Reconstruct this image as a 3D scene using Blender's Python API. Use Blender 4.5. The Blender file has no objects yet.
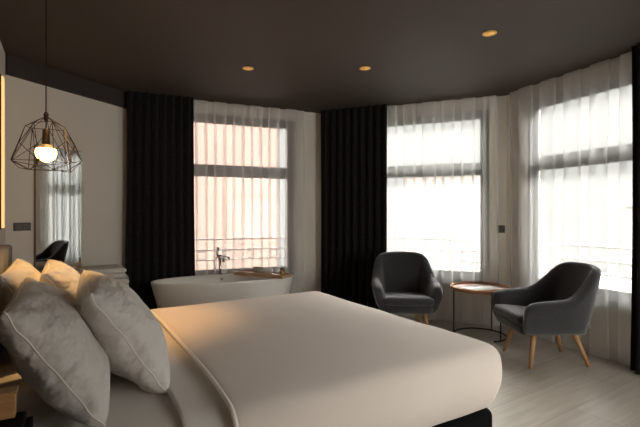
import bpy, bmesh, math, random
from mathutils import Vector, Matrix, noise
random.seed(7)
C = bpy.context.scene.collection
SC = bpy.context.scene
PI = math.pi
EYE = 1.28
HC = 2.64

# ------------------------------------------------------------------ camera, light, exposure
cam_d = bpy.data.cameras.new('camera'); cam = bpy.data.objects.new('camera', cam_d); C.objects.link(cam)
cam.location = (0, 0, EYE); cam.rotation_euler = (PI/2, 0, 0)
cam_d.sensor_width = 36; cam_d.lens = 36*427/640; cam_d.clip_start = 0.02; cam_d.clip_end = 200
cam_d.shift_y = 0.5/640
SC.camera = cam
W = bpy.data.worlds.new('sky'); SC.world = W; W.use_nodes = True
BACK_FILL = 7.0
SKY = 0.80            # sky: pale near the horizon, raised far above overcast high up to fill the room
_N, _L = W.node_tree.nodes, W.node_tree.links
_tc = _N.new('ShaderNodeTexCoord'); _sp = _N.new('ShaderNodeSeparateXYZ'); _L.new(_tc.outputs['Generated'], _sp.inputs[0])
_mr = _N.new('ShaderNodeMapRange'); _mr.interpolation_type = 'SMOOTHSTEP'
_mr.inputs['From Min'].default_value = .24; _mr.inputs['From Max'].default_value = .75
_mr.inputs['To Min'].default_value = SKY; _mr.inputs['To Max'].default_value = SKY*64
_mb = _N.new('ShaderNodeMapRange'); _mb.interpolation_type = 'SMOOTHSTEP'      # fill light: extra sky brightness added behind the viewer
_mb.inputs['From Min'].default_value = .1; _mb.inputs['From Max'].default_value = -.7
_mb.inputs['To Min'].default_value = 0; _mb.inputs['To Max'].default_value = BACK_FILL
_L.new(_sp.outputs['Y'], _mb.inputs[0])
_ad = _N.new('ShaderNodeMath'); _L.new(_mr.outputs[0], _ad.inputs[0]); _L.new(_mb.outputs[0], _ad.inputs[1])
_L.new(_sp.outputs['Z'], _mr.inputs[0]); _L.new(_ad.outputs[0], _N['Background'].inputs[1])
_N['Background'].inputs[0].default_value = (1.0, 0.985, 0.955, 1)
vs = SC.view_settings
vs.view_transform = 'Standard'; vs.look = 'None'; vs.gamma = 1; vs.use_curve_mapping = False
vs.exposure = 0.50
SC.cycles.use_denoising = True
SC.cycles.max_bounces = 14; SC.cycles.diffuse_bounces = 7; SC.cycles.transparent_max_bounces = 32
SC.cycles.transmission_bounces = 8; SC.cycles.sample_clamp_indirect = 6
SC.cycles.caustics_reflective = False; SC.cycles.caustics_refractive = False
BULB = 9.0
STRIP = .75
READ = 60.0
SPOTW = 95.0

# ------------------------------------------------------------------ materials
def nodes(name):
    m = bpy.data.materials.new(name); m.use_nodes = True
    return m, m.node_tree.nodes, m.node_tree.links, m.node_tree.nodes['Principled BSDF']
def mat(name, col, rough=0.6, metal=0.0, var=0.0, scale=8.0, bump=0.0, bscale=60.0, stretch=(1,1,1), sheen=0.0, coat=0.0, spec=0.5, bdist=.01):
    m, N, L, b = nodes(name)
    b.inputs['Base Color'].default_value = (*col, 1); b.inputs['Roughness'].default_value = rough
    b.inputs['Metallic'].default_value = metal; b.inputs['Specular IOR Level'].default_value = spec
    if sheen: b.inputs['Sheen Weight'].default_value = sheen
    if coat: b.inputs['Coat Weight'].default_value = coat
    tc = N.new('ShaderNodeTexCoord'); mp = N.new('ShaderNodeMapping'); mp.inputs['Scale'].default_value = stretch
    L.new(tc.outputs['Object'], mp.inputs['Vector'])
    if var:
        n = N.new('ShaderNodeTexNoise'); n.inputs['Scale'].default_value = scale; n.inputs['Detail'].default_value = 5
        L.new(mp.outputs[0], n.inputs['Vector'])
        r = N.new('ShaderNodeValToRGB')
        r.color_ramp.elements[0].position = .3; r.color_ramp.elements[1].position = .7
        r.color_ramp.elements[0].color = (*[c*(1-var) for c in col], 1)
        r.color_ramp.elements[1].color = (*[min(1, c*(1+var)) for c in col], 1)
        L.new(n.outputs['Fac'], r.inputs[0]); L.new(r.outputs[0], b.inputs['Base Color'])
    if bump:
        n2 = N.new('ShaderNodeTexNoise'); n2.inputs['Scale'].default_value = bscale; n2.inputs['Detail'].default_value = 3
        L.new(mp.outputs[0], n2.inputs['Vector'])
        bp = N.new('ShaderNodeBump'); bp.inputs['Strength'].default_value = bump; bp.inputs['Distance'].default_value = bdist
        L.new(n2.outputs['Fac'], bp.inputs['Height']); L.new(bp.outputs[0], b.inputs['Normal'])
    return m
def emit(name, col, s):
    m, N, L, b = nodes(name)
    b.inputs['Base Color'].default_value = (*col, 1)
    b.inputs['Emission Color'].default_value = (*col, 1); b.inputs['Emission Strength'].default_value = s
    return m
def sheer_mat(name, trans, col):
    m, N, L, b = nodes(name); N.remove(b)
    out = N['Material Output']
    t = N.new('ShaderNodeBsdfTransparent'); d = N.new('ShaderNodeBsdfDiffuse'); tl = N.new('ShaderNodeBsdfTranslucent')
    d.inputs[0].default_value = (*col, 1); tl.inputs[0].default_value = (*col, 1)
    m1 = N.new('ShaderNodeMixShader'); m1.inputs[0].default_value = .36
    L.new(d.outputs[0], m1.inputs[1]); L.new(tl.outputs[0], m1.inputs[2])
    tc = N.new('ShaderNodeTexCoord'); n = N.new('ShaderNodeTexNoise'); n.inputs['Scale'].default_value = 3
    mp = N.new('ShaderNodeMapping'); mp.inputs['Scale'].default_value = (1, 1, .15)
    L.new(tc.outputs['Object'], mp.inputs[0]); L.new(mp.outputs[0], n.inputs['Vector'])
    mr = N.new('ShaderNodeMapRange'); mr.inputs['From Min'].default_value = .3; mr.inputs['From Max'].default_value = .7
    mr.inputs['To Min'].default_value = 1-trans-.05; mr.inputs['To Max'].default_value = 1-trans+.05
    L.new(n.outputs['Fac'], mr.inputs[0])
    m2 = N.new('ShaderNodeMixShader'); L.new(mr.outputs[0], m2.inputs[0])
    L.new(t.outputs[0], m2.inputs[1]); L.new(m1.outputs[0], m2.inputs[2]); L.new(m2.outputs[0], out.inputs[0])
    return m
def glass_mat():
    m, N, L, b = nodes('window_glass'); N.remove(b)
    t = N.new('ShaderNodeBsdfTransparent'); t.inputs[0].default_value = (.95, .96, .95, 1)
    g = N.new('ShaderNodeBsdfGlossy'); g.inputs[1].default_value = .02
    f = N.new('ShaderNodeFresnel'); f.inputs[0].default_value = 1.45
    mx = N.new('ShaderNodeMixShader'); L.new(f.outputs[0], mx.inputs[0]); L.new(t.outputs[0], mx.inputs[1]); L.new(g.outputs[0], mx.inputs[2])
    L.new(mx.outputs[0], N['Material Output'].inputs[0]); return m
def floor_mat():
    m, N, L, b = nodes('pale_plank_floor')
    tc = N.new('ShaderNodeTexCoord'); mp = N.new('ShaderNodeMapping'); mp.inputs['Rotation'].default_value = (0, 0, -math.radians(33))
    L.new(tc.outputs['Object'], mp.inputs[0])
    br = N.new('ShaderNodeTexBrick'); br.inputs['Scale'].default_value = 1
    br.inputs['Brick Width'].default_value = 1.8; br.inputs['Row Height'].default_value = .29
    br.inputs['Mortar Size'].default_value = .0022; br.inputs['Mortar Smooth'].default_value = .1
    br.inputs['Color1'].default_value = (.33, .287, .238, 1); br.inputs['Color2'].default_value = (.36, .315, .262, 1)
    br.inputs['Mortar'].default_value = (.22, .185, .15, 1); br.offset = .37
    L.new(mp.outputs[0], br.inputs['Vector'])
    mp2 = N.new('ShaderNodeMapping'); mp2.inputs['Scale'].default_value = (.7, 9, 1); L.new(mp.outputs[0], mp2.inputs[0])
    n = N.new('ShaderNodeTexNoise'); n.inputs['Scale'].default_value = 3; n.inputs['Detail'].default_value = 8; L.new(mp2.outputs[0], n.inputs['Vector'])
    r = N.new('ShaderNodeValToRGB'); r.color_ramp.elements[0].position = .3; r.color_ramp.elements[1].position = .72
    r.color_ramp.elements[0].color = (.88, .87, .86, 1); r.color_ramp.elements[1].color = (1.1, 1.1, 1.1, 1)
    L.new(n.outputs['Fac'], r.inputs[0])
    mx = N.new('ShaderNodeMix'); mx.data_type = 'RGBA'; mx.blend_type = 'MULTIPLY'; mx.inputs[0].default_value = 1
    L.new(br.outputs['Color'], mx.inputs[6]); L.new(r.outputs[0], mx.inputs[7]); L.new(mx.outputs[2], b.inputs['Base Color'])
    b.inputs['Roughness'].default_value = .42; b.inputs['Specular IOR Level'].default_value = .35
    return m
def wood(name, c1, c2, scale=(1, 12, 12), rough=.5):
    m, N, L, b = nodes(name)
    tc = N.new('ShaderNodeTexCoord'); mp = N.new('ShaderNodeMapping'); mp.inputs['Scale'].default_value = scale
    L.new(tc.outputs['Object'], mp.inputs[0])
    n = N.new('ShaderNodeTexNoise'); n.inputs['Scale'].default_value = 6; n.inputs['Detail'].default_value = 6; L.new(mp.outputs[0], n.inputs['Vector'])
    r = N.new('ShaderNodeValToRGB'); r.color_ramp.elements[0].position = .3; r.color_ramp.elements[1].position = .7
    r.color_ramp.elements[0].color = (*c1, 1); r.color_ramp.elements[1].color = (*c2, 1)
    L.new(n.outputs['Fac'], r.inputs[0]); L.new(r.outputs[0], b.inputs['Base Color']); b.inputs['Roughness'].default_value = rough
    return m
M = dict(
    wall=mat('warm_white_wall_paint', (.76, .69, .61), .85, var=.02, scale=1.5, bump=.05, bscale=120),
    ceil=mat('dark_brown_ceiling_paint', (.075, .058, .047), .75, var=.05, scale=1, spec=.25),
    beam=mat('dark_brown_beam_paint', (.05, .04, .036), .7, var=.05, scale=2, spec=.25),
    floor=floor_mat(),
    frame=mat('dark_grey_window_frame', (.055, .058, .058), .45, var=.05),
    sill=mat('pale_grey_sill', (.55, .53, .50), .6, var=.04),
    glass=glass_mat(),
    sheer=sheer_mat('white_sheer_voile', .68, (.975, .965, .945)),
    black=mat('black_curtain_fabric', (.016, .0145, .0145), .95, var=.25, scale=30, bump=.15, bscale=220, sheen=.05, spec=.1),
    white=mat('white_bed_linen', (.68, .635, .59), .85, var=.015, scale=3, bump=.08, bscale=180, sheen=.1, spec=.2),
    pillow=mat('white_pillow_cotton', (.70, .66, .62), .85, var=.02, scale=3, bump=.9, bscale=6, bdist=.07, stretch=(1, 1.7, 1), sheen=.1, spec=.2),
    duvet=mat('cream_duvet_cotton', (.72, .63, .56), .85, var=.015, scale=2, bump=.06, bscale=160, sheen=.1, spec=.2),
    pipe=mat('linen_piping', (.86, .80, .72), .8, var=.02),
    towel=mat('white_terry_towel', (.78, .74, .69), .95, var=.04, scale=40, bump=.8, bscale=260, sheen=.3),
    boxblk=mat('black_bed_base_fabric', (.005, .005, .005), .95, var=.3, scale=40, bump=.1, spec=.05),
    head=mat('taupe_headboard_fabric', (.075, .066, .062), .9, var=.1, scale=60, bump=.25, bscale=200, sheen=.2),
    chair=mat('charcoal_wool_upholstery', (.036, .0345, .035), .92, var=.28, scale=90, bump=.35, bscale=260, sheen=.35, spec=.25),
    leg=wood('oak_chair_leg', (.30, .15, .06), (.43, .23, .10), (10, 10, 1.2)),
    metal=mat('dark_table_metal', (.035, .028, .025), .45, .6, var=.1),
    copper=mat('copper_tray_rim', (.42, .19, .10), .4, .7, var=.08, scale=20),
    tray=mat('copper_tray_surface', (.20, .11, .075), .4, .4, var=.1, scale=12),
    tub=mat('white_tub_composite', (.84, .80, .75), .32, var=.01, coat=.15),
    chrome=mat('brushed_chrome', (.68, .68, .69), .25, 1.0, var=.05),
    board=wood('oak_bath_board', (.38, .22, .12), (.56, .36, .21), (2, 14, 14)),
    amber=mat('amber_bottle', (.35, .20, .03), .2, var=.1, scale=20, coat=.4),
    blackplastic=mat('black_plastic', (.012, .012, .012), .5, var=.1),
    wire=mat('bronze_wire', (.04, .026, .017), .5, .6, var=.2, scale=30),
    mirror=mat('mirror_silver', (.80, .82, .82), .015, 1.0),
    mframe=mat('bronze_mirror_edge', (.22, .15, .09), .4, .7, var=.1),
    plate=mat('dark_grey_switch_plate', (.07, .062, .055), .4, var=.05),
    plate2=mat('grey_switch_rocker', (.13, .115, .10), .35, var=.05),
    gold=mat('brass_reflector', (.75, .43, .12), .35, .7, var=.08),
    stand=wood('lit_oak_box', (.40, .22, .09), (.56, .33, .15), (2, 14, 14)),
    night=mat('black_bedside_lacquer', (.010, .009, .008), .75, var=.2, scale=10, spec=.08),
    paper=mat('magazine_paper', (.80, .76, .70), .6, var=.03, scale=30),
    orange=mat('magazine_cover_print', (.62, .26, .12), .5, var=.2, scale=25),
    stool=wood('dark_stained_stool', (.02, .014, .010), (.04, .028, .02)),
    rail=mat('grey_balcony_iron', (.34, .33, .32), .6, var=.1),
    peach=mat('peach_brick_facade', (.068, .041, .032), .9, var=.08, scale=2.5),
    pinkb=mat('pale_pink_facade', (.12, .10, .09), .9, var=.04, scale=1),
    whiteb=mat('pale_stone_facade', (.13, .13, .13), .9, var=.03, scale=1),
    winb=mat('far_window_glass', (.07, .075, .08), .4, var=.1),
    roof=mat('grey_far_roof', (.08,.078,.075), .8, var=.1),
    street=mat('grey_street', (.12, .118, .11), .9, var=.1, scale=.5),
    bulbtop=mat('frosted_bulb_crown', (.42, .34, .25), .35, var=.03),
    glow=emit('warm_bulb_glow', (1.0, .60, .20), BULB),
    strip=emit('warm_led_strip', (1.0, .60, .24), STRIP),
    reading=emit('warm_reading_bulb', (1.0, .52, .15), READ),
    dimread=emit('dim_reading_bulb', (1.0, .52, .15), 6),
    spot=emit('dim_spot_lamp', (1.0, .50, .12), .30),
)

# ------------------------------------------------------------------ helpers
def link(o): C.objects.link(o); return o
def obj(name, bm, m, parent=None, smooth=False, mods=None):
    me = bpy.data.meshes.new(name)
    bmesh.ops.recalc_face_normals(bm, faces=bm.faces)
    bm.to_mesh(me); bm.free()
    if m: me.materials.append(m)
    if smooth:
        for p in me.polygons: p.use_smooth = True
    o = link(bpy.data.objects.new(name, me)); o.parent = parent
    return o
def sub(o, n=2):
    md = o.modifiers.new('subdivision', 'SUBSURF'); md.levels = n; md.render_levels = n; return o
def bev(o, w=.005, s=2):
    md = o.modifiers.new('bevel', 'BEVEL'); md.width = w; md.segments = s; md.limit_method = 'ANGLE'; return o
def tag(o, label=None, cat=None, group=None, kind=None):
    if label: o['label'] = label
    if cat: o['category'] = cat
    if group: o['group'] = group
    if kind: o['kind'] = kind
    return o
def thing(name, label, cat, loc=(0, 0, 0), rz=0, group=None):
    o = link(bpy.data.objects.new(name, None)); o.location = loc; o.rotation_euler = (0, 0, rz); o.empty_display_size = .1
    return tag(o, label, cat, group)
def copy_tree(o, parent=None):
    c = o.copy(); C.objects.link(c); c.parent = parent
    for ch in list(o.children): copy_tree(ch, c)
    return c
def box(bm, x0, x1, y0, y1, z0, z1, mtx=None):
    v = [bm.verts.new(((mtx @ Vector(p)) if mtx else Vector(p))) for p in
         [(x0, y0, z0), (x1, y0, z0), (x1, y1, z0), (x0, y1, z0), (x0, y0, z1), (x1, y0, z1), (x1, y1, z1), (x0, y1, z1)]]
    for f in ((0, 3, 2, 1), (4, 5, 6, 7), (0, 1, 5, 4), (1, 2, 6, 5), (2, 3, 7, 6), (3, 0, 4, 7)): bm.faces.new([v[i] for i in f])
def loft(bm, rings, cap0=True, cap1=True, closed=True):
    R = [[bm.verts.new(p) for p in r] for r in rings]
    n = len(R[0])
    for a, b in zip(R, R[1:]):
        for i in range(n if closed else n-1):
            j = (i+1) % n; bm.faces.new((a[i], a[j], b[j], b[i]))
    if cap0: bm.faces.new(R[0][::-1])
    if cap1: bm.faces.new(R[-1])
    return R
def tube(bm, pts, r, n=10, cap=True):
    pts = [Vector(p) for p in pts]; rr = r if isinstance(r, (list, tuple)) else [r]*len(pts)
    rings = []; up = None
    for i, p in enumerate(pts):
        d = (pts[min(i+1, len(pts)-1)]-pts[max(i-1, 0)]).normalized()
        if up is None: up = Vector((0, 0, 1)) if abs(d.z) < .9 else Vector((1, 0, 0))
        s = d.cross(up)
        if s.length < 1e-4: s = d.orthogonal()
        s.normalize(); up = s.cross(d).normalized()
        rings.append([p+rr[i]*(math.cos(2*PI*k/n)*s+math.sin(2*PI*k/n)*up) for k in range(n)])
    loft(bm, rings, cap, cap)
def lathe(bm, prof, n=32, cx=0, cy=0, cap0=True, cap1=True):
    loft(bm, [[(cx+r*math.cos(2*PI*k/n), cy+r*math.sin(2*PI*k/n), z) for k in range(n)] for r, z in prof], cap0, cap1)
def prism(bm, poly, z0, z1):
    loft(bm, [[(x, y, z0) for x, y in poly], [(x, y, z1) for x, y in poly]])

# ------------------------------------------------------------------ frames of the room
ca, sa = math.cos(math.radians(22.5)), math.sin(math.radians(22.5))
O12 = Vector((.03, 5.67)); D1 = Vector((-ca, -sa)); N1 = Vector((-sa, ca))
D2 = Vector((ca, -sa)); N2 = Vector((sa, ca))
O23 = O12+D2*2.2; D3 = Vector((sa, -ca)); N3 = Vector((ca, sa)); E3 = O23+D3*2.44
O01 = O12+D1*2.44; DL = Vector((-sa, -ca)); NL = Vector((-ca, sa))
WO = .10      # wall face lies behind the curtain line
def inter(p, d, q, e):
    t = ((q-p).x*e.y-(q-p).y*e.x)/(d.x*e.y-d.y*e.x); return p+d*t
th = math.radians(31)
EL = Vector((math.cos(th), math.sin(th))); EW = Vector((-math.sin(th), math.cos(th)))
def bedp(a, w): return EL*a+EW*w
HB = -.424
c12 = inter(O12+N1*WO, D1, O12+N2*WO, D2)
c23 = inter(O23+N2*WO, D2, O23+N3*WO, D3)
c01 = inter(O01, DL, O12+N1*WO, D1)
cA = inter(O01, DL, bedp(HB, 0), EW)
E3w = E3+N3*WO
cB = bedp(HB, -1.9)
cC = bedp(3.9, -1.9)
POLY = [cA, c01, c12, c23, E3w, cC, cB]

def wall_frame(o, d):   # local x along the wall, y outward, z up
    n = Vector((-d.y, d.x))
    return Matrix(((d.x, n.x, 0, o.x), (d.y, n.y, 0, o.y), (0, 0, 1, 0), (0, 0, 0, 1)))
def wall(name, p, q, outward, open_=None, th_=.22):
    d = (q-p).normalized(); L = (q-p).length; n = Vector((-d.y, d.x)); s = 1 if n.dot(outward) > 0 else -1
    mt = Matrix(((d.x, s*n.x, 0, p.x), (d.y, s*n.y, 0, p.y), (0, 0, 1, 0), (0, 0, 0, 1)))
    bm = bmesh.new()
    if open_:
        x0, x1, z0, z1 = open_
        box(bm, 0, x0, 0, th_, 0, HC, mt); box(bm, x1, L, 0, th_, 0, HC, mt)
        box(bm, x0, x1, 0, th_, 0, z0, mt); box(bm, x0, x1, 0, th_, z1, HC, mt)
    else: box(bm, -.0, L, 0, th_, 0, HC, mt)
    o = obj(name, bm, M['wall']); tag(o, kind='structure'); return mt, L

bm = bmesh.new(); prism(bm, [tuple(p) for p in POLY], -.12, 0)
tag(obj('floor', bm, M['floor']), kind='structure')
bm = bmesh.new(); prism(bm, [tuple(p) for p in POLY], HC, HC+.15)
tag(obj('ceiling', bm, M['ceil']), kind='structure')

Z0, Z1 = .475, 2.50
def window(idx, mt, x0, x1, sheer_ok=True, tz=1.815):
    y = .03
    e = thing('window_%d' % idx, None, None); tag(e, kind='structure'); e.matrix_world = mt
    bm = bmesh.new(); f = .07; d = .07
    box(bm, x0, x0+f, y, y+d, Z0, Z1); box(bm, x1-f, x1, y, y+d, Z0, Z1)
    box(bm, x0+f, x1-f, y, y+d, Z1-f, Z1); box(bm, x0+f, x1-f, y, y+d, Z0, Z0+.09)
    bev(obj('window_frame', bm, M['frame'], e), .004)
    bm = bmesh.new(); box(bm, x0+f, x1-f, y-.005, y+d-.01, tz-.045, tz+.045)
    bev(obj('transom_bar', bm, M['frame'], e), .004)
    for za, zb in ((Z0+.09, tz-.045), (tz+.045, Z1-f)):
        bm = bmesh.new(); g = .028
        box(bm, x0+f, x0+f+g, y+.01, y+d-.01, za, zb); box(bm, x1-f-g, x1-f, y+.01, y+d-.01, za, zb)
        box(bm, x0+f+g, x1-f-g, y+.01, y+d-.01, za, za+g); box(bm, x0+f+g, x1-f-g, y+.01, y+d-.01, zb-g, zb)
        s = obj('sash', bm, M['frame'], e)
        bm = bmesh.new(); box(bm, x0+f+g, x1-f-g, y+.03, y+.036, za+g, zb-g)
        obj('window_pane', bm, M['glass'], s)
    bm = bmesh.new(); box(bm, x0-.03, x1+.03, -.02, .03, Z0-.04, Z0)
    bev(obj('window_sill', bm, M['sill'], e), .004)
    L = bpy.data.lights.new('daylight', 'AREA'); L.shape = 'RECTANGLE'; L.size = x1-x0; L.size_y = Z1-Z0
    L.cycles.is_portal = True
    lo = link(bpy.data.objects.new('daylight', L)); lo.parent = e
    lo.location = ((x0+x1)/2, .20, (Z0+Z1)/2); lo.rotation_euler = (-PI/2, 0, 0)
    # iron railing outside
    bm = bmesh.new(); ry = .34
    for z in (.68, .81, .95): box(bm, x0-.05, x1+.05, ry-.01, ry+.01, z-.010, z+.010)
    k = 0; xx = x0+.05
    while xx < x1:
        box(bm, xx-.006, xx+.006, ry-.006, ry+.006, .45, .95); xx += .32; k += 1
        c = xx-.16
        for (a, b, cc, dd) in ((-.05, .05, -.05, -.04), (-.05, .05, .04, .05)): box(bm, c+a, c+b, ry-.004, ry+.004, .745+cc, .745+dd)
        for (a, b) in ((-.05, -.04), (.04, .05)): box(bm, c+a, c+b, ry-.004, ry+.004, .70, .79)
    box(bm, x0-.05, x0-.03, .2, ry, .44, .97); box(bm, x1+.03, x1+.05, .2, ry, .44, .97)
    names = {1: 'left window showing a peach building', 2: 'middle window behind the left armchair', 3: 'right window behind the right armchair', 4: '', 5: ''}
    if idx < 4:
        r = obj('balcony_railing', bm, M['rail']); r.matrix_world = mt
        tag(r, 'low grey iron railing outside the %s' % names[idx], 'railing')
    else: bm.free()
    return e

mt1, L1 = wall('wall_front_left', c12, c01, N1, (.375, 2.0, Z0, Z1))
window(1, mt1, .375, 2.0)
mt2, L2 = wall('wall_front', c12, c23, N2, (.30, 2.10, Z0, Z1))
window(2, mt2, .30, 2.10)
mt3, L3 = wall('wall_front_right', c23, E3w, N3, (.27, 2.1, Z0, Z1))
window(3, mt3, .27, 2.1)
dR = (cC-E3w).normalized(); NR = Vector((-dR.y, dR.x))
mt4, L4 = wall('wall_right', E3w, cC, NR, (.45, 2.15, Z0, Z1))
window(4, mt4, .45, 2.15)  # unseen window, added to bring in extra daylight from the right
wall('wall_left', c01, cA, NL)
wall('wall_headboard', cA, cB, -EL)
mt5, L5 = wall('wall_back', cB, cC, -EW, (2.4, 4.1, Z0, Z1))
window(5, mt5, 2.4, 4.1)  # unseen back window, added as fill for the front walls and armchairs

# dropped beam along the left wall
pB = c01-NL*.0; d_ = (cA-c01).normalized()
mtl = Matrix(((d_.x, -NL.x, 0, c01.x), (d_.y, -NL.y, 0, c01.y), (0, 0, 1, 0), (0, 0, 0, 1)))
bm = bmesh.new(); box(bm, -.02, (cA-c01).length, -.0, .035, 2.468, HC, mtl)
tag(obj('trim_1', bm, M['beam']), kind='structure')
for i, (p, q, nn, nm) in enumerate(((c12, c01, N1, 'front_left'), (c12, c23, N2, 'front'), (c23, E3w, N3, 'front_right'), (c01, cA, NL, 'left'))):
    d = (q-p).normalized()
    mm = Matrix(((d.x, -nn.x, 0, p.x), (d.y, -nn.y, 0, p.y), (0, 0, 1, 0), (0, 0, 0, 1)))
    bm = bmesh.new(); box(bm, .02, (q-p).length-.02, 0, .012, 0, .07, mm)
    tag(obj('baseboard_'+nm, bm, M['sill']), kind='structure')

# ------------------------------------------------------------------ outside
GZ = -7.0
bm = bmesh.new(); box(bm, -45, 45, 6.5, 60, GZ-.1, GZ)
tag(obj('ground', bm, M['street']), kind='structure')
def building(label, o, d, x0, x1, dist, depth, zt, m, rows, name='building'):
    n = Vector((-d.y, d.x))
    if n.y < 0 and abs(n.y) > .2: n = -n
    mt = Matrix(((d.x, n.x, 0, o.x), (d.y, n.y, 0, o.y), (0, 0, 1, 0), (0, 0, 0, 1)))
    e = thing(name, label, 'building'); e.matrix_world = mt
    bm = bmesh.new(); box(bm, x0, x1, dist, dist+depth, GZ, zt); obj('facade_wall', bm, m, e)
    bm = bmesh.new(); box(bm, x0-.2, x1+.2, dist-.2, dist+depth+.2, zt, zt+.25); obj('roof', bm, M['roof'], e)
    for (wx, wz, ww, wh) in rows:
        bm = bmesh.new(); box(bm, wx-ww/2, wx+ww/2, dist-.03, dist+.02, wz, wz+wh); f = obj('window', bm, M['winb'], e)
        bm = bmesh.new(); box(bm, wx-ww/2-.1, wx+ww/2+.1, dist-.12, dist, wz-.12, wz); obj('window_ledge', bm, m, f)
    return e
building('tall peach brick building across the street, filling the left window', O12, -D1, -9.0, .9, 5.0, 6, 9.5, M['peach'],
         [(-6.6, -2.6, 1.1, 1.9), (-3.6, -2.6, 1.1, 1.9), (-7.9, 5.2, 1.1, 1.9)])
building('low pale pink building seen faintly through the middle window', O12, D2, -1.5, 1.6, 13, 8, 3.0, M['pinkb'],
         [(x, z, 1.1, 1.5) for x in (-.4,) for z in (-1.5,)])
building('pale stone building with rows of windows beyond the right window', O23, D3, -5.5, 9.0, 11, 8, 1.55, M['whiteb'],
         [(x, z, 1.2, 1.0) for x in (-3.6, -1.4, .8, 3.0, 5.2, 7.4) for z in (-2.3, .1)])

# ------------------------------------------------------------------ curtains
def sheer(name, label, o, d, x0, x1, z0, z1, period, m, off=0.0, amp=.022, loop=.78, flare=0.0, seed=1, group=None, th=None, per_n=28, vn=9):
    rnd = random.Random(seed)
    n = Vector((-d.y, d.x))
    n = n if n.dot(o+d) > 0 else -n
    bm = bmesh.new(); cnt = int((x1-x0)/period); tot = cnt*per_n
    ph = [rnd.uniform(-.10, .10) for _ in range(cnt+2)]; am = [rnd.uniform(.75, 1.25) for _ in range(cnt+2)]
    rows = []
    for j in range(vn):
        v = j/(vn-1); z = z1+(z0-z1)*v; row = []
        for i in range(tot+1):
            t = i/per_n; k = min(int(t), cnt-1); f = t-k
            a = am[k]*(1-f)+am[k+1]*f; p_ = ph[k]*(1-f)+ph[k+1]*f
            wob = .05*math.sin(v*2.2+k*1.7)*v
            u = t - loop*(1+.3*v*math.sin(k*2.1))*math.sin(4*PI*t+p_)/(2*PI)*1.6 + (p_+wob)*.6*min(1, v*3)
            x = x0+(x1-x0)*(u/cnt)
            x += flare*v*v*(2*t/cnt-1)
            y = off+amp*a*(1-.25*(1-v))*math.sin(2*PI*t+p_)+.006*math.sin(3*v+k)
            pt = o+d*x+n*y
            row.append(bm.verts.new((pt.x, pt.y, z)))
        rows.append(row)
    for a, b in zip(rows, rows[1:]):
        for i in range(tot): bm.faces.new((a[i], a[i+1], b[i+1], b[i]))
    o_ = obj(name, bm, m, None, True)
    if th:
        md = o_.modifiers.new('cloth_thickness', 'SOLIDIFY'); md.thickness = th
    tag(o_, label, 'curtain', group)
    return o_
zt = HC-.012
sheer('sheer_curtain', 'white sheer curtain over the left window, hanging behind the bathtub', O12, D1, .27, 2.30, .01, zt, .22, M['sheer'], seed=3)
sheer('sheer_curtain', 'white sheer curtain over the middle window, behind the left armchair', O12, D2, .30, 2.12, .01, zt, .22, M['sheer'], seed=5)
sheer('sheer_curtain', 'white sheer curtain over the right window, behind the right armchair', O23, D3, .12, 2.25, .01, zt, .24, M['sheer'], seed=9)
sheer('sheer_curtain', 'white sheer curtain on the side wall behind the viewer\'s right', E3w-NR*.1, dR, .35, 2.3, .01, zt, .24, M['sheer'], seed=11)
sheer('blackout_curtain', 'heavy black curtain at far left, in the corner behind the white towels', O12, D1, 1.655, 2.36, .01, HC-.004, .085, M['black'], off=-.062, amp=.028, loop=.05, flare=.03, seed=21, th=.004)
sheer('blackout_curtain', 'heavy black curtain in the middle, between the bathtub and the left armchair', O12, D2, .0, .885, .01, HC-.004, .092, M['black'], off=-.062, amp=.028, loop=.05, flare=.005, seed=22, th=.004)
sheer('blackout_curtain', 'heavy black curtain at the right edge, beside the right armchair', O23, D3, 1.442, 2.30, .01, HC-.004, .09, M['black'], off=-.10, amp=.038, loop=.05, flare=.02, seed=23, th=.004)

# ------------------------------------------------------------------ bed
def bed_mtx(a=0, w=0, z=0):
    return Matrix(((EL.x, EW.x, 0, bedp(a, w).x), (EL.y, EW.y, 0, bedp(a, w).y), (0, 0, 1, z), (0, 0, 0, 1)))
BN, BF, BFOOT, BHEAD = 1.47, 3.20, 1.87, -.275     # near side, far side, foot, head
def rbox(bm, x0, x1, y0, y1, z0, z1, r=.03, n=4):
    """rounded box as a loft of rounded rectangles"""
    rings = []
    def rr(ins, z):
        pts = []; R = max(r-ins, .001)+0
        for cx, cy, a0 in ((x1-r, y1-r, 0), (x0+r, y1-r, PI/2), (x0+r, y0+r, PI), (x1-r, y0+r, 1.5*PI)):
            for k in range(n+1):
                a = a0+PI/2*k/n; pts.append((cx+(r-ins)*math.cos(a), cy+(r-ins)*math.sin(a), z))
        return pts
    rings.append(rr(r*.95, z0))
    for k in range(1, n+1): a = PI/2*k/n; rings.append(rr(r*(1-math.sin(a)), z0+r*(1-math.cos(a))))
    for k in range(0, n): a = PI/2*k/n; rings.append(rr(r*(1-math.cos(a)), z1-r+r*math.sin(a)))
    rings.append(rr(r*.95, z1))
    loft(bm, rings)
bed = thing('bed', 'large double bed with tall taupe upholstered headboard and black base', 'bed'); bed.matrix_world = bed_mtx()
bm = bmesh.new(); rbox(bm, BHEAD, BFOOT+.068, BN-.028, BF+.03, .05, .262, .04); obj('bed_base', bm, M['boxblk'], bed, True)
bm = bmesh.new(); rbox(bm, BHEAD, BFOOT-.05, BN+.05, BF-.02, .262, .565, .06); obj('mattress', bm, M['white'], bed, True)
bm = bmesh.new(); rbox(bm, HB+.012, BHEAD-.005, BN-.10, BF+.17, .05, 1.085, .02); obj('headboard', bm, M['head'], bed, True)
for a, w in ((-.15, BN+.12), (-.15, BF-.12), (1.7, BN+.12), (1.7, BF-.12)):
    bm = bmesh.new(); tube(bm, [(a, w, 0), (a, w, .06)], .025, 12); obj('leg', bm, M['night'], bed, True)

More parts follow.
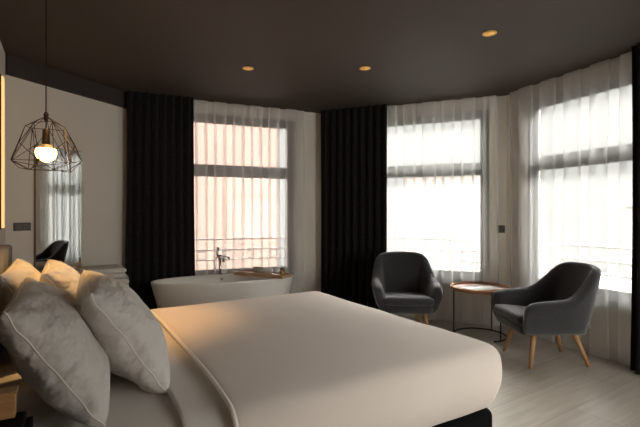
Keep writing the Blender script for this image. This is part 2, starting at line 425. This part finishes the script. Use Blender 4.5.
def drape(bm, a0, a1, w0, w1, top, r, drop, inset, crown, na, nw, foot=True, seed=0, wr=.004, headround=0):
    """cloth over a slab: near and far sides (and the foot) hang down"""
    Ld = r*PI/2+drop
    def fl(d):
        if d <= 0: return 0, 0
        if d < r*PI/2: return r*math.sin(d/r), r*(1-math.cos(d/r))
        e = d-r*PI/2; q = e/max(drop, .001)
        return r-inset*q*q+.012*math.sin(PI*q), r+e
    W0, W1 = w0+r, w1-r; A1 = a1-r if foot else a1
    ps = [a0+(A1-a0)*i/na for i in range(na+1)]+([A1+Ld*i/14 for i in range(1, 15)] if foot else [])
    qs = [W0-Ld*i/14 for i in range(14, 0, -1)]+[W0+(W1-W0)*i/nw for i in range(nw+1)]+[W1+Ld*i/14 for i in range(1, 15)]
    rows = []
    for p in ps:
        row = []
        for q in qs:
            da = max(0, p-A1) if foot else 0
            dw = (W0-q) if q < W0 else (q-W1 if q > W1 else 0); sg = -1 if q < W0 else 1
            L = max(da, dw); h, dz = fl(L)
            nn = math.hypot(da, dw)
            ba, bw = min(p, A1), min(max(q, W0), W1)
            x, y = (ba+h*da/nn, bw+sg*h*dw/nn) if nn > 0 else (p, q)
            u = (ba-a0)/(A1-a0); v = (bw-W0)/(W1-W0)
            cz = crown*(1-(2*v-1)**4)*(1-max(0, 2*u-1)**4)
            z = top-dz+cz
            pn = Vector((x*2.1+seed, y*2.1, z*3))
            k = noise.noise(pn)*.6+noise.noise(pn*2.7)*.4
            z += wr*k*2 if dz < r else 0
            if dz >= r*.5: y += sg*wr*2.2*noise.noise(Vector((x*4+seed, 3, z*1.2))) if dw > 0 else 0
            row.append(bm.verts.new((x, y, z)))
        rows.append(row)
    for a, b in zip(rows, rows[1:]):
        for i in range(len(qs)-1): bm.faces.new((a[i], a[i+1], b[i+1], b[i]))
    return rows
bm = bmesh.new(); drape(bm, .50, 1.960, 1.38, 3.27, .612, .09, .25, .065, .030, 26, 26, True, 3, .005)
duvet = obj('duvet', bm, M['duvet'], None, True); duvet.matrix_world = bed_mtx()
md = duvet.modifiers.new('cloth_thickness', 'SOLIDIFY'); md.thickness = .028; md.offset = -1
sub(duvet, 1); tag(duvet, 'smooth cream duvet spread over the foot and middle of the bed', 'duvet')
# stitched edge of the duvet
def edge_line(a, off, r0, parent, m, name, top=.612, crown=.03):
    pts = []; r = .09; W0, W1 = 1.38+r, 3.27-r
    for i in range(-16, 57):
        if i < 0: d = -i/16*(r*PI/2+.25)
        elif i > 40: d = (i-40)/16*(r*PI/2+.25)
        else: d = 0
        if d < r*PI/2: h, dz = r*math.sin(d/r), r*(1-math.cos(d/r))
        else: q = (d-r*PI/2)/.25; h, dz = r-.065*q*q+.012*math.sin(PI*q), d-r*PI/2+r
        w = W0-h if i < 0 else (W1+h if i > 40 else W0+(W1-W0)*i/40)
        v = min(1, max(0, (w-W0)/(W1-W0)))
        k = noise.noise(Vector((a*2.1+3, w*2.1, (top)*3)))*.6
        pts.append((a, w, top-dz+crown*(1-(2*v-1)**4)+off))
    bm = bmesh.new(); tube(bm, pts, r0, 8); return obj(name, bm, m, parent, True)
edge_line(.503, -.004, .009, duvet, M['pipe'], 'duvet_edge')
bm = bmesh.new(); drape(bm, .34, .62, 1.405, 3.255, .598, .12, .17, .06, .022, 8, 26, False, 9, .006)
ts = obj('top_sheet', bm, M['white'], None, True); ts.matrix_world = bed_mtx(); sub(ts, 1)
md = ts.modifiers.new('cloth_thickness', 'SOLIDIFY'); md.thickness = .008; md.offset = -1
tag(ts, 'narrow white top sheet showing beyond the upper edge of the duvet', 'sheet')
bm = bmesh.new(); drape(bm, BHEAD+.005, .42, 1.44, 3.23, .578, .09, .17, .03, .012, 18, 30, False, 14, .010)
fs = obj('fitted_sheet', bm, M['white'], None, True); fs.matrix_world = bed_mtx(); sub(fs, 1)
md = fs.modifiers.new('cloth_thickness', 'SOLIDIFY'); md.thickness = .005; md.offset = -1
tag(fs, 'creased white fitted sheet under the pillows', 'sheet')

# pillows
def pillow_bm(LX=.72, LY=.50, T=.115, seed=0, n=30):
    bm = bmesh.new(); rnd = random.Random(seed)
    g = {}
    for side in (1, -1):
        for i in range(n+1):
            for j in range(n+1):
                u = -1+2*i/n; v = -1+2*j/n
                u = math.sin(u*PI/2); v = math.sin(v*PI/2)
                edge = i in (0, n) or j in (0, n)
                if edge and side == -1: continue
                x = u*LX/2*(1-.055*(1-u*u*0)*(1-v*v)**1.0); y = v*LY/2*(1-.055*(1-u*u))
                fill = max(0, (1-u*u)*(1-v*v))
                t = T*fill**.36
                t *= 1-.18*max(0, v)              # the filling sags to the bottom
                w = noise.noise(Vector((x*7+seed*3.1, y*7, side*2.0)))*.026+noise.noise(Vector((x*16+seed, y*16, side)))*.009
                cr = (abs(u)*abs(v))**2
                w += .020*cr*math.sin(14*(abs(u)-abs(v))+seed)
                t = t+w*min(1, fill*5)
                g[(side, i, j)] = bm.verts.new((x, y, side*max(t, 0) if not edge else w*.3))
    def V(s, i, j): return g.get((s, i, j)) or g[(1, i, j)]
    for s in (1, -1):
        for i in range(n):
            for j in range(n):
                bm.faces.new((V(s, i, j), V(s, i+1, j), V(s, i+1, j+1), V(s, i, j+1)))
    seam = []
    for i in range(n+1): seam.append(g[(1, i, 0)].co.copy())
    for j in range(1, n+1): seam.append(g[(1, n, j)].co.copy())
    for i in range(n-1, -1, -1): seam.append(g[(1, i, n)].co.copy())
    for j in range(n-1, -1, -1): seam.append(g[(1, 0, j)].co.copy())
    return bm, seam
def place_pillow(label, w0, a_bot, a_top, z_bot, z_top, seed, yaw=0, LX=.72, T=.115, roll=0, LY=.50):
    bm, seam = pillow_bm(LX=LX, LY=LY, T=T, seed=seed)
    o = obj('pillow', bm, M['pillow'], None, True)
    wc = w0+LX/2; ac = (a_bot+a_top)/2; zc = (z_bot+z_top)/2
    # local x -> along headboard, local y -> up the pillow, local z -> front face
    ydir = Vector((a_top-a_bot, 0, z_top-z_bot)).normalized()   # in (a, w, z)
    xdir = Vector((0, 1, 0)); zdir = xdir.cross(ydir)
    if zdir.x < 0: zdir = -zdir; xdir = -xdir
    loc = Matrix(((xdir.x, ydir.x, zdir.x, ac), (xdir.y, ydir.y, zdir.y, wc), (xdir.z, ydir.z, zdir.z, zc), (0, 0, 0, 1)))
    o.matrix_world = bed_mtx() @ loc @ Matrix.Rotation(yaw, 4, 'Y') @ Matrix.Rotation(roll, 4, 'Z')
    bm = bmesh.new(); tube(bm, seam, .0028, 6, False); obj('seam', bm, M['pipe'], o, True)
    sub(o, 1); tag(o, label, 'pillow', 'white pillows leaning on the headboard'); return o
place_pillow('white pillow at front left, nearest the viewer, leaning on the headboard', 1.49, .10, -.14, .625, .985, 1, T=.125, LY=.46, LX=.82)
place_pillow('white pillow standing farthest forward, just beyond the nearest pillow', 1.70, .33, .09, .605, .985, 2, T=.13, LY=.48)
place_pillow('warm lit white pillow in the back row at far left, against the headboard', 2.31, -.05, -.22, .60, .97, 3, T=.12, LX=.82)
place_pillow('warm lit white pillow whose top corner points up beneath the mirror', 2.42, .16, -.06, .60, .965, 4, T=.125)

# ------------------------------------------------------------------ bedside
ns = thing('bedside_cabinet', 'black bedside cabinet at the lower left corner beside the nearest pillow', 'bedside cabinet')
ns.matrix_world = bed_mtx()
bm = bmesh.new(); box(bm, HB+.002, -.082, .86, 1.362, .30, .765); bev(obj('cabinet_body', bm, M['night'], ns), .006)
bm = bmesh.new(); box(bm, -.0815, -.068, .87, 1.352, .31, .75); dr = bev(obj('drawer', bm, M['night'], ns), .003)
bm = bmesh.new(); tube(bm, [(-.068, 1.04, .53), (-.048, 1.04, .53), (-.048, 1.18, .53), (-.068, 1.18, .53)], .005, 8); obj('handle', bm, M['chrome'], dr, True)
for a, w in ((HB+.05, .90), (HB+.05, 1.32), (-.12, .90), (-.12, 1.32)):
    bm = bmesh.new(); tube(bm, [(a, w, 0), (a, w, .30)], .014, 10); obj('leg', bm, M['night'], ns, True)
wb = thing('wooden_box', 'small warm lit oak box on top of the black bedside cabinet', 'box'); wb.matrix_world = bed_mtx()
bm = bmesh.new(); box(bm, HB+.05, -.104, 1.318, 1.354, .766, .826); bev(obj('box_body', bm, M['stand'], wb), .003)
bm = bmesh.new(); box(bm, HB+.046, -.100, 1.314, 1.358, .8265, .834); bev(obj('lid', bm, M['stand'], wb), .002)

# ------------------------------------------------------------------ pendants
def pendant(label, x, y, group=None):
    e = thing('pendant_lamp', label, 'pendant lamp', (x, y, 0))
    ztop, zb = 1.877, 1.54
    bm = bmesh.new(); lathe(bm, [(.05, HC-.025), (.05, HC-.001)], 24); obj('ceiling_rose', bm, M['wire'], e, True)
    bm = bmesh.new(); tube(bm, [(0, 0, HC-.02), (0, 0, 1.79)], .0036, 8); obj('cord', bm, M['wire'], e, True)
    bm = bmesh.new(); lathe(bm, [(.010, 1.80), (.019, 1.79), (.021, 1.725), (.024, 1.695)], 20); obj('bulb_socket', bm, M['wire'], e, True)
    R = .057; zc = 1.653
    bm = bmesh.new()
    lathe(bm, [(R*math.cos(a), zc+R*math.sin(a)) for a in [math.radians(d) for d in (-89, -75, -60, -45, -30, -15, 0, 14, 26)]], 28)
    obj('light_bulb', bm, M['glow'], e, True)
    bm = bmesh.new()
    lathe(bm, [(R*.985*math.cos(a), zc+R*.985*math.sin(a)) for a in [math.radians(d) for d in (28, 38, 50, 62)]]+[(.024, 1.703)], 28)
    obj('bulb_crown', bm, M['bulbtop'], e, True)
    # faceted wire cage
    rnd = random.Random(4)
    top = (0, 0, ztop)
    n = 7
    r1 = [(.105*math.cos(2*PI*(k)/n+.2), .105*math.sin(2*PI*k/n+.2), 1.818+rnd.uniform(-.016, .016)) for k in range(n)]
    r2 = [(.192*math.cos(2*PI*(k+.5)/n+.16), .192*math.sin(2*PI*(k+.5)/n+.16), 1.60+rnd.uniform(-.022, .022)) for k in range(n)]
    r3 = [(.136*math.cos(2*PI*k/n+.2), .136*math.sin(2*PI*k/n+.2), zb+rnd.uniform(-.01, .02)) for k in range(n)]
    rm = [(.153*math.cos(2*PI*(k+.5)/n+.2), .153*math.sin(2*PI*(k+.5)/n+.2), 1.71+rnd.uniform(-.02, .02)) for k in range(n)]
    E = []
    for k in range(n):
        j = (k+1) % n
        E += [(top, r1[k]), (r1[k], r1[j]), (r1[k], r2[k]), (r1[j], r2[k]), (r2[k], r2[j]), (r2[k], r3[k]), (r2[k], r3[j]), (r3[k], r3[j])]
        E += [(r1[k], r3[k])] if k % 3 == 0 else []
        if k % 2 == 0: E += [(r1[k], rm[k]), (r1[j], rm[k]), (rm[k], r2[k]), (rm[k], r2[(k-1) % n]), (rm[k], r2[j])]
    bm = bmesh.new()
    for a, b in E: tube(bm, [a, b], .0020, 6)
    lathe(bm, [(.012, ztop-.03), (.014, ztop+.012), (.006, ztop+.025)], 12)
    obj('wire_cage', bm, M['wire'], e)
    return e
pendant('lit pendant lamp with open faceted wire cage hanging in front of the mirror', -1.668, 2.60)
def reading_lamp(label, w, z, bulb='reading'):
    rl = thing('reading_lamp', label, 'wall lamp'); rl.matrix_world = bed_mtx(HB, w, z)
    bm = bmesh.new(); tube(bm, [(.001, 0, 0), (.012, 0, 0)], .04, 20); obj('wall_plate', bm, M['wire'], rl, True)
    bm = bmesh.new(); tube(bm, [(.012, 0, 0), (.11, 0, .01), (.12, 0, -.01)], .007, 8); obj('lamp_arm', bm, M['wire'], rl, True)
    bm = bmesh.new(); lathe(bm, [(.02, -.01), (.055, -.07), (.052, -.07), (.017, -.012)], 24, .12, 0, False, False); obj('lamp_shade', bm, M['wire'], rl, True)
    bm = bmesh.new(); lathe(bm, [(.01, -.02), (.026, -.045), (.026, -.07), (.01, -.085)], 16, .12, 0); obj('light_bulb', bm, M[bulb], rl, True)
reading_lamp('warm reading lamp on the headboard wall above the near bedside cabinet', 1.17, .925, 'dimread')
vl = thing('light_strip', 'vertical warm golden light strip at the far left edge of the headboard wall', 'light strip'); vl.matrix_world = bed_mtx()
bm = bmesh.new(); box(bm, HB+.001, HB+.012, 4.09, 4.21, 1.16, 2.36); obj('strip_channel', bm, M['wire'], vl)
bm = bmesh.new(); box(bm, HB+.0125, HB+.024, 4.10, 4.20, 1.17, 2.35); obj('strip_diffuser', bm, M['strip'], vl)

# ------------------------------------------------------------------ mirror, switches on the left wall
def on_wall(p_on, d, n_in, z):   # x along d, y into the room
    return Matrix(((d.x, n_in.x, 0, p_on.x), (d.y, n_in.y, 0, p_on.y), (0, 0, 1, z), (0, 0, 0, 1)))
def left_at(px):     # the point on the left wall that the pixel column px looks at
    return inter(Vector((0, 0)), Vector(((px-320)/427, 1)), O01, DL)
pa, pb = left_at(33.5), left_at(80.3)
wM = (pb-pa).length; dm = (pb-pa).normalized()
mi = thing('wall_mirror', 'tall frameless mirror on the left wall reflecting curtains and an armchair', 'mirror')
mi.matrix_world = on_wall(pa, dm, -NL, 0)
bm = bmesh.new(); box(bm, 0, wM, .002, .018, .25, 1.905); obj('mirror_backing', bm, M['mframe'], mi)
bm = bmesh.new(); box(bm, .006, wM-.006, .0185, .023, .256, 1.899); obj('mirror_glass', bm, M['mirror'], mi)
def switch(label, p0, d, n_in, w, z0, z1, rock):
    e = thing('light_switch', label, 'light switch'); e.matrix_world = on_wall(p0, d, n_in, 0)
    bm = bmesh.new(); box(bm, 0, w, .001, .010, z0, z1); bev(obj('switch_plate', bm, M['plate'], e), .002)
    g = .012; cw = (w-g*(rock+1))/rock
    for k in range(rock):
        bm = bmesh.new(); box(bm, g+k*(cw+g), g+k*(cw+g)+cw, .0102, .014, z0+.012, z1-.012); bev(obj('rocker', bm, M['plate2'], e), .002)
pa, pb = left_at(13), left_at(30.3)
switch('dark double light switch on the left wall beside the mirror', pa, (pb-pa).normalized(), -NL, (pb-pa).length, 1.133, 1.203, 2)
q = c23-D2*.10
switch('small dark light switch on the narrow wall between the middle and right windows', q, D2, -N2, .085, 1.065, 1.150, 1)

# ------------------------------------------------------------------ ceiling spots
def spot(label, x, y):
    e = thing('ceiling_spotlight', label, 'spotlight', (x, y, HC), 0, 'recessed brass ceiling spots')
    bm = bmesh.new(); loft(bm, [[(r*math.cos(2*PI*k/28), r*math.sin(2*PI*k/28), z) for k in range(28)] for r, z in ((.052, -.001), (.052, -.006), (.042, -.008), (.040, -.002))], False, False)
    obj('bezel', bm, M['gold'], e, True)
    bm = bmesh.new(); lathe(bm, [(.041, -.004), (.025, -.001)], 24); obj('lamp_face', bm, M['spot'], e, True)
    return e
spot('recessed brass ceiling spot, leftmost of three, above the bathtub side', -.67, 3.98)
spot('recessed brass ceiling spot above the black middle curtain', .42, 3.98)
spot('recessed brass ceiling spot nearest the viewer, toward the right window', 1.275, 3.21)
pw = bedp(.16, 2.86)
sp4 = spot('recessed brass ceiling spot above the far pillows, shining warm light on them', pw.x, pw.y)
SL = bpy.data.lights.new('warm_spot_light', 'SPOT'); SL.energy = SPOTW; SL.color = (1.0, .56, .20); SL.spot_size = math.radians(56); SL.spot_blend = .8; SL.shadow_soft_size = .03
so = link(bpy.data.objects.new('warm_spot_light', SL)); so.parent = sp4; so.location = (0, 0, -.012)
so.rotation_euler = (Vector((0, 0, -1))).to_track_quat('-Z', 'Y').to_euler()

# ------------------------------------------------------------------ bathtub
TC = Vector((-1.06, 4.81)); A_, B_ = .79, .335; ZR = .56
def sel(a, b, z, n=48, e=2.25):
    out = []
    for k in range(n):
        t = 2*PI*k/n; c, s = math.cos(t), math.sin(t)
        out.append((a*math.copysign(abs(c)**(2/e), c), b*math.copysign(abs(s)**(2/e), s), z))
    return out
tub = thing('bathtub', 'white oval freestanding bathtub in front of the left window', 'bathtub', (TC.x, TC.y, 0), math.radians(22.5))
bm = bmesh.new()
rings = [sel(.64, .255, .0), sel(.655, .265, .012), sel(.70, .29, .20), sel(.755, .318, .42), sel(.785, .333, ZR-.02), sel(.79, .335, ZR-.006),
         sel(.784, .331, ZR), sel(.765, .314, ZR), sel(.757, .307, ZR-.008), sel(.74, .295, ZR-.05), sel(.69, .265, .34), sel(.60, .22, .20), sel(.42, .15, .155), sel(.15, .06, .15)]
loft(bm, rings); obj('tub_body', bm, M['tub'], tub, True)
bm = bmesh.new(); tube(bm, [(.0, .297, .50), (.0, .291, .50)], .016, 16); obj('overflow_slot', bm, M['chrome'], tub, True)
bm = bmesh.new(); lathe(bm, [(.03, .1505), (.03, .155)], 18); obj('drain', bm, M['chrome'], tub, True)
# tap
tp = inter(Vector((0, 0)), Vector(((220-320)/427, 1)), TC+Vector((-sa, ca))*(.322), Vector((ca, sa)))
tap = thing('bath_tap', 'chrome bath tap with upright hand shower at the back of the bathtub', 'tap', (tp.x, tp.y, ZR), math.radians(22.5))
bm = bmesh.new(); lathe(bm, [(.03, .0), (.03, .008), (.014, .014), (.013, .16), (.02, .165), (.02, .20), (.010, .21)], 18); obj('tap_body', bm, M['chrome'], tap, True); tap.scale = (1.35, 1.35, 1.12)
bm = bmesh.new(); tube(bm, [(0, 0, .17), (.01, -.05, .18), (.012, -.10, .17), (.012, -.105, .14)], .011, 10); obj('spout', bm, M['chrome'], tap, True)
bm = bmesh.new(); tube(bm, [(0, 0, .185), (.055, 0, .19), (.085, 0, .165)], [.010, .009, .011], 10); obj('lever', bm, M['chrome'], tap, True)
bm = bmesh.new(); tube(bm, [(-.02, 0, .20), (-.022, 0, .23), (-.018, -.004, .29)], [.009, .012, .013], 10); obj('hand_shower', bm, M['chrome'], tap, True)
bm = bmesh.new(); tube(bm, [(-.02, .0, .20), (-.045, .0, .14), (-.04, 0, .05), (-.02, 0, .01)], .005, 8); obj('hose', bm, M['chrome'], tap, True)
# oak board lying diagonally over the right end
bd = thing('bath_board', 'pale oak bath board laid across the right end of the bathtub', 'bath board', (TC.x+ca*.42, TC.y+sa*.42, ZR+.001), math.radians(-28))
bm = bmesh.new(); box(bm, -.345, .345, -.10, .10, 0, .028); bev(obj('board', bm, M['board'], bd), .006)
bm = bmesh.new()
for s in (-1, 1): box(bm, -.335, .335, s*.09-.007, s*.09+.007, .0285, .040)
obj('board_rim', bm, M['board'], bd)
bmx = Matrix.Translation((TC.x+ca*.42, TC.y+sa*.42, ZR+.0295)) @ Matrix.Rotation(math.radians(-28), 4, 'Z')
bm = bmesh.new()
sp = []
for k in range(46): a = k/46*2*PI*2.4; r = .010+.024*k/46; sp.append((r*math.cos(a), r*math.sin(a)))
rings = []
tube(bm, [(-.13, 0, .036), (-.125, 0, .036), (.115, 0, .036), (.12, 0, .036)], [.026, .035, .036, .027], 20)
rt = obj('rolled_towel', bm, M['towel'], None, True); rt.matrix_world = bmx @ Matrix.Translation((.0, .02, 0))
tag(rt, 'rolled white hand towel lying on the oak bath board', 'towel')
for k, (bx_, by_) in enumerate(((.24, .03), (.295, -.02))):
    e = thing('toiletry_bottle', ['small amber bottle with black cap on the bath board, left of two', 'small amber bottle with black cap at the very end of the bath board'][k], 'bottle', group='amber bottles on the bath board')
    e.matrix_world = bmx @ Matrix.Translation((bx_, by_, 0))
    bm = bmesh.new(); lathe(bm, [(.015, 0), (.016, .004), (.016, .045), (.008, .055)], 16); obj('bottle_body', bm, M['amber'], e, True)
    bm = bmesh.new(); lathe(bm, [(.009, .0555), (.009, .075)], 14); obj('cap', bm, M['blackplastic'], e, True)

# ------------------------------------------------------------------ towels on a stool
sx, sy = -2.0, 3.98
st = thing('stool', 'dark wooden stool under the folded towels, behind the pillows', 'stool', (sx, sy, 0), math.radians(28))
bm = bmesh.new(); rbox(bm, -.17, .17, -.14, .14, .53, .565, .012); obj('seat', bm, M['stool'], st, True)
for a in (-1, 1):
    for b in (-1, 1):
        bm = bmesh.new(); tube(bm, [(a*.16, b*.13, 0), (a*.14, b*.11, .53)], .014, 10); obj('leg', bm, M['stool'], st, True)
def towel_fold(z0, h, LX, LY, seed):
    bm = bmesh.new(); nl = 2; t = h/nl
    for l in range(nl):
        za = z0+l*t
        prof = []
        for k in range(9): a = -PI/2+PI*k/8; prof.append((LX/2-t/2+t*.5*math.cos(a), za+t/2+t*.47*math.sin(a)))
        for k in range(9): a = PI/2+PI*k/8; prof.append((-LX/2+t/2+t*.5*math.cos(a), za+t/2+t*.47*math.sin(a)))
        rings = []
        for j in range(9):
            y = -LY/2+LY*j/8; s = 1 if 0 < j < 8 else .985
            rings.append([(x*s+.006*noise.noise(Vector((x*9, y*9, l+seed))), y, z+.006*noise.noise(Vector((x*8, y*8, seed)))) for x, z in prof])
        loft(bm, rings)
    return bm
for k, (lab, z0, h, lx, ly, dx, rz) in enumerate((('folded white bath towel at the bottom of the stack behind the pillows', .572, .115, .40, .34, .0, 26),
                                     ('folded white towel on top of the stack behind the pillows', .690, .095, .37, .32, -.03, 34))):
    bm = towel_fold(z0, h, lx, ly, k)
    t = obj('folded_towel', bm, M['towel'], None, True); t.location = (sx+dx, sy, 0); t.rotation_euler = (0, 0, math.radians(rz))
    tag(t, lab, 'towel', 'folded towels on the stool')

# ------------------------------------------------------------------ armchairs
def armchair(label, x, y, rz):
    e = thing('armchair', label, 'armchair', (x, y, 0), rz, 'charcoal armchairs by the round table')
    S = [((.262, -.325), (.315, -.350), .440, .055), ((.270, -.305), (.335, -.343), .515, .080), ((.278, -.27), (.345, -.300), .560, .095),
         ((.290, -.15), (.356, -.155), .578, .098), ((.296, .0), (.358, -.01), .585, .098), ((.295, .07), (.350, .07), .600, .095),
         ((.285, .15), (.325, .185), .710, .090), ((.262, .20), (.300, .28), .805, .085), ((.205, .232), (.240, .358), .840, .085),
         ((.105, .245), (.120, .398), .848, .085), ((0, .25), (0, .408), .850, .085)]
    full = S+[((-b[0], b[1]), (-t[0], t[1]), z, h) for b, t, z, h in S[-2::-1]]
    rings = []
    for i, (b, t, zt_, h) in enumerate(full):
        p0 = Vector(full[max(i-1, 0)][1]); p1 = Vector(full[min(i+1, len(full)-1)][1])
        d = (p1-p0).normalized(); n = Vector((d.y, -d.x))     # outward
        if i in (0, 1) : n = Vector((1, -.25)).normalized()
        if i in (len(full)-1, len(full)-2): n = Vector((-1, -.25)).normalized()
        b = Vector(b); t = Vector(t); z0 = .285
        def P(f, off, z): q = b+(t-b)*f+n*off; return (q.x, q.y, z)
        hz = zt_-z0
        ring = [P(0, -.02, z0), P(.04, .0, z0+.012), P(.35, .012, z0+hz*.33), P(.72, .012, z0+hz*.70), P(.93, .008, zt_-h*.55),
                P(1, -h*.12, zt_-h*.14), P(1, -h*.5, zt_), P(1, -h*.88, zt_-h*.14), P(.95, -h, zt_-h*.55), P(.72, -h*1.05, z0+hz*.68), P(.40, -h*1.05, z0+hz*.38), P(.1, -h*1.05, z0+.04), P(0, -h*.9, z0)]
        rings.append(ring)
    bm = bmesh.new(); loft(bm, rings); o = obj('shell', bm, M['chair'], e, True); sub(o, 2)
    o['label'] = 'curved back and arms in one shell'
    bm = bmesh.new()
    def rr(x, y0, y1, z, r=.06):
        pts = []
        for cx, cy, a0 in ((x-r, y1-r, 0), (-x+r, y1-r, PI/2), (-x+r, y0+r, PI), (x-r, y0+r, 1.5*PI)):
            for k in range(5): a = a0+PI/2*k/4; pts.append((cx+r*math.cos(a), cy+r*math.sin(a), z))
        return pts
    loft(bm, [rr(.24, -.30, .21, .277), rr(.255, -.325, .225, .284), rr(.262, -.335, .23, .30), rr(.266, -.342, .23, .355), rr(.255, -.335, .22, .362)])
    obj('seat_base', bm, M['chair'], e, True)
    bm = bmesh.new(); loft(bm, [rr(.235, -.335, .25, .362, .04), rr(.252, -.352, .26, .368, .045), rr(.256, -.358, .26, .385, .045), rr(.256, -.358, .26, .415, .045), rr(.250, -.350, .255, .434, .045), rr(.21, -.305, .22, .449, .04), rr(.10, -.2, .1, .456, .03)])
    for v in bm.verts: v.co.z -= (v.co.y+.35)*.09*(1 if v.co.z > .37 else .1)
    obj('seat_cushion', bm, M['chair'], e, True)
    for sx_ in (-1, 1):
        for fx, fy, tx, ty in ((.23, -.255, .17, -.19), (.20, .265, .125, .17)):
            bm = bmesh.new(); tube(bm, [(sx_*fx, fy, 0), (sx_*tx, ty, .285)], [.014, .024], 14); obj('leg', bm, M['leg'], e, True)
    return e
armchair('charcoal upholstered armchair on the left, facing the bed, in front of the middle window', .91, 4.60, math.radians(-4))
armchair('charcoal upholstered armchair on the right, turned sideways, in front of the right window', 1.985, 3.77, math.radians(-88))

# ------------------------------------------------------------------ side table
tb = thing('side_table', 'round copper tray side table on thin dark metal legs between the armchairs', 'side table', (1.685, 4.50, 0))
bm = bmesh.new(); lathe(bm, [(.282, .492), (.288, .490), (.288, .4985), (.05, .4985)], 56); obj('tabletop', bm, M['tray'], tb, True)
bm = bmesh.new(); loft(bm, [[(r*math.cos(2*PI*k/64), r*math.sin(2*PI*k/64), z) for k in range(64)] for r, z in ((.289, .486), (.293, .486), (.298, .520), (.2955, .521), (.290, .500), (.289, .486))], False, False)
obj('tray_rim', bm, M['copper'], tb, True)
angs = [math.radians(d) for d in (163, 42, -63)]
ring = [(.262*math.cos(math.radians(d)), .262*math.sin(math.radians(d)), .008) for d in range(-40, 166, 6)]
bm = bmesh.new(); tube(bm, ring, .008, 8); obj('base_ring', bm, M['metal'], tb, True)
for a in angs:
    bm = bmesh.new(); x, y = .262*math.cos(a), .262*math.sin(a); tube(bm, [(x, y, 0), (x, y, .488)], .0075, 8); obj('leg', bm, M['metal'], tb, True)
bm = bmesh.new(); a = angs[2]; x, y = .262*math.cos(a), .262*math.sin(a)
tube(bm, [(x-.07, y-.01, .008), (x, y, .008), (x+.06, y+.05, .008), (.262*math.cos(-.7), .262*math.sin(-.7), .008)], .008, 8); obj('foot_bar', bm, M['metal'], tb, True)
mg = thing('magazine', 'open magazine with white pages and orange cover lying on the copper table', 'magazine', (1.70, 4.47, .4992), math.radians(20))
for s in (-1, 1):
    bm = bmesh.new(); rings = []
    for k in range(9):
        u = k/8; x = s*u*.18; z = .010*math.sin(min(1, u*1.6)*PI*.5)*(1-.5*u)+.002
        rings.append([(x, -.10, z), (x, .10, z), (x, .10, z*.3), (x, -.10, z*.3)])
    loft(bm, rings); obj('page', bm, M['paper'], mg, True)
bm = bmesh.new(); box(bm, -.186, .186, -.104, .104, 0, .0012); obj('cover', bm, M['orange'], mg)
bk = thing('leaflet', 'small orange leaflet on the right of the copper table beside the magazine', 'leaflet', (1.86, 4.42, .4992), math.radians(-25))
bm = bmesh.new(); box(bm, -.045, .045, -.06, .06, 0, .004); obj('leaflet_cover', bm, M['orange'], bk)
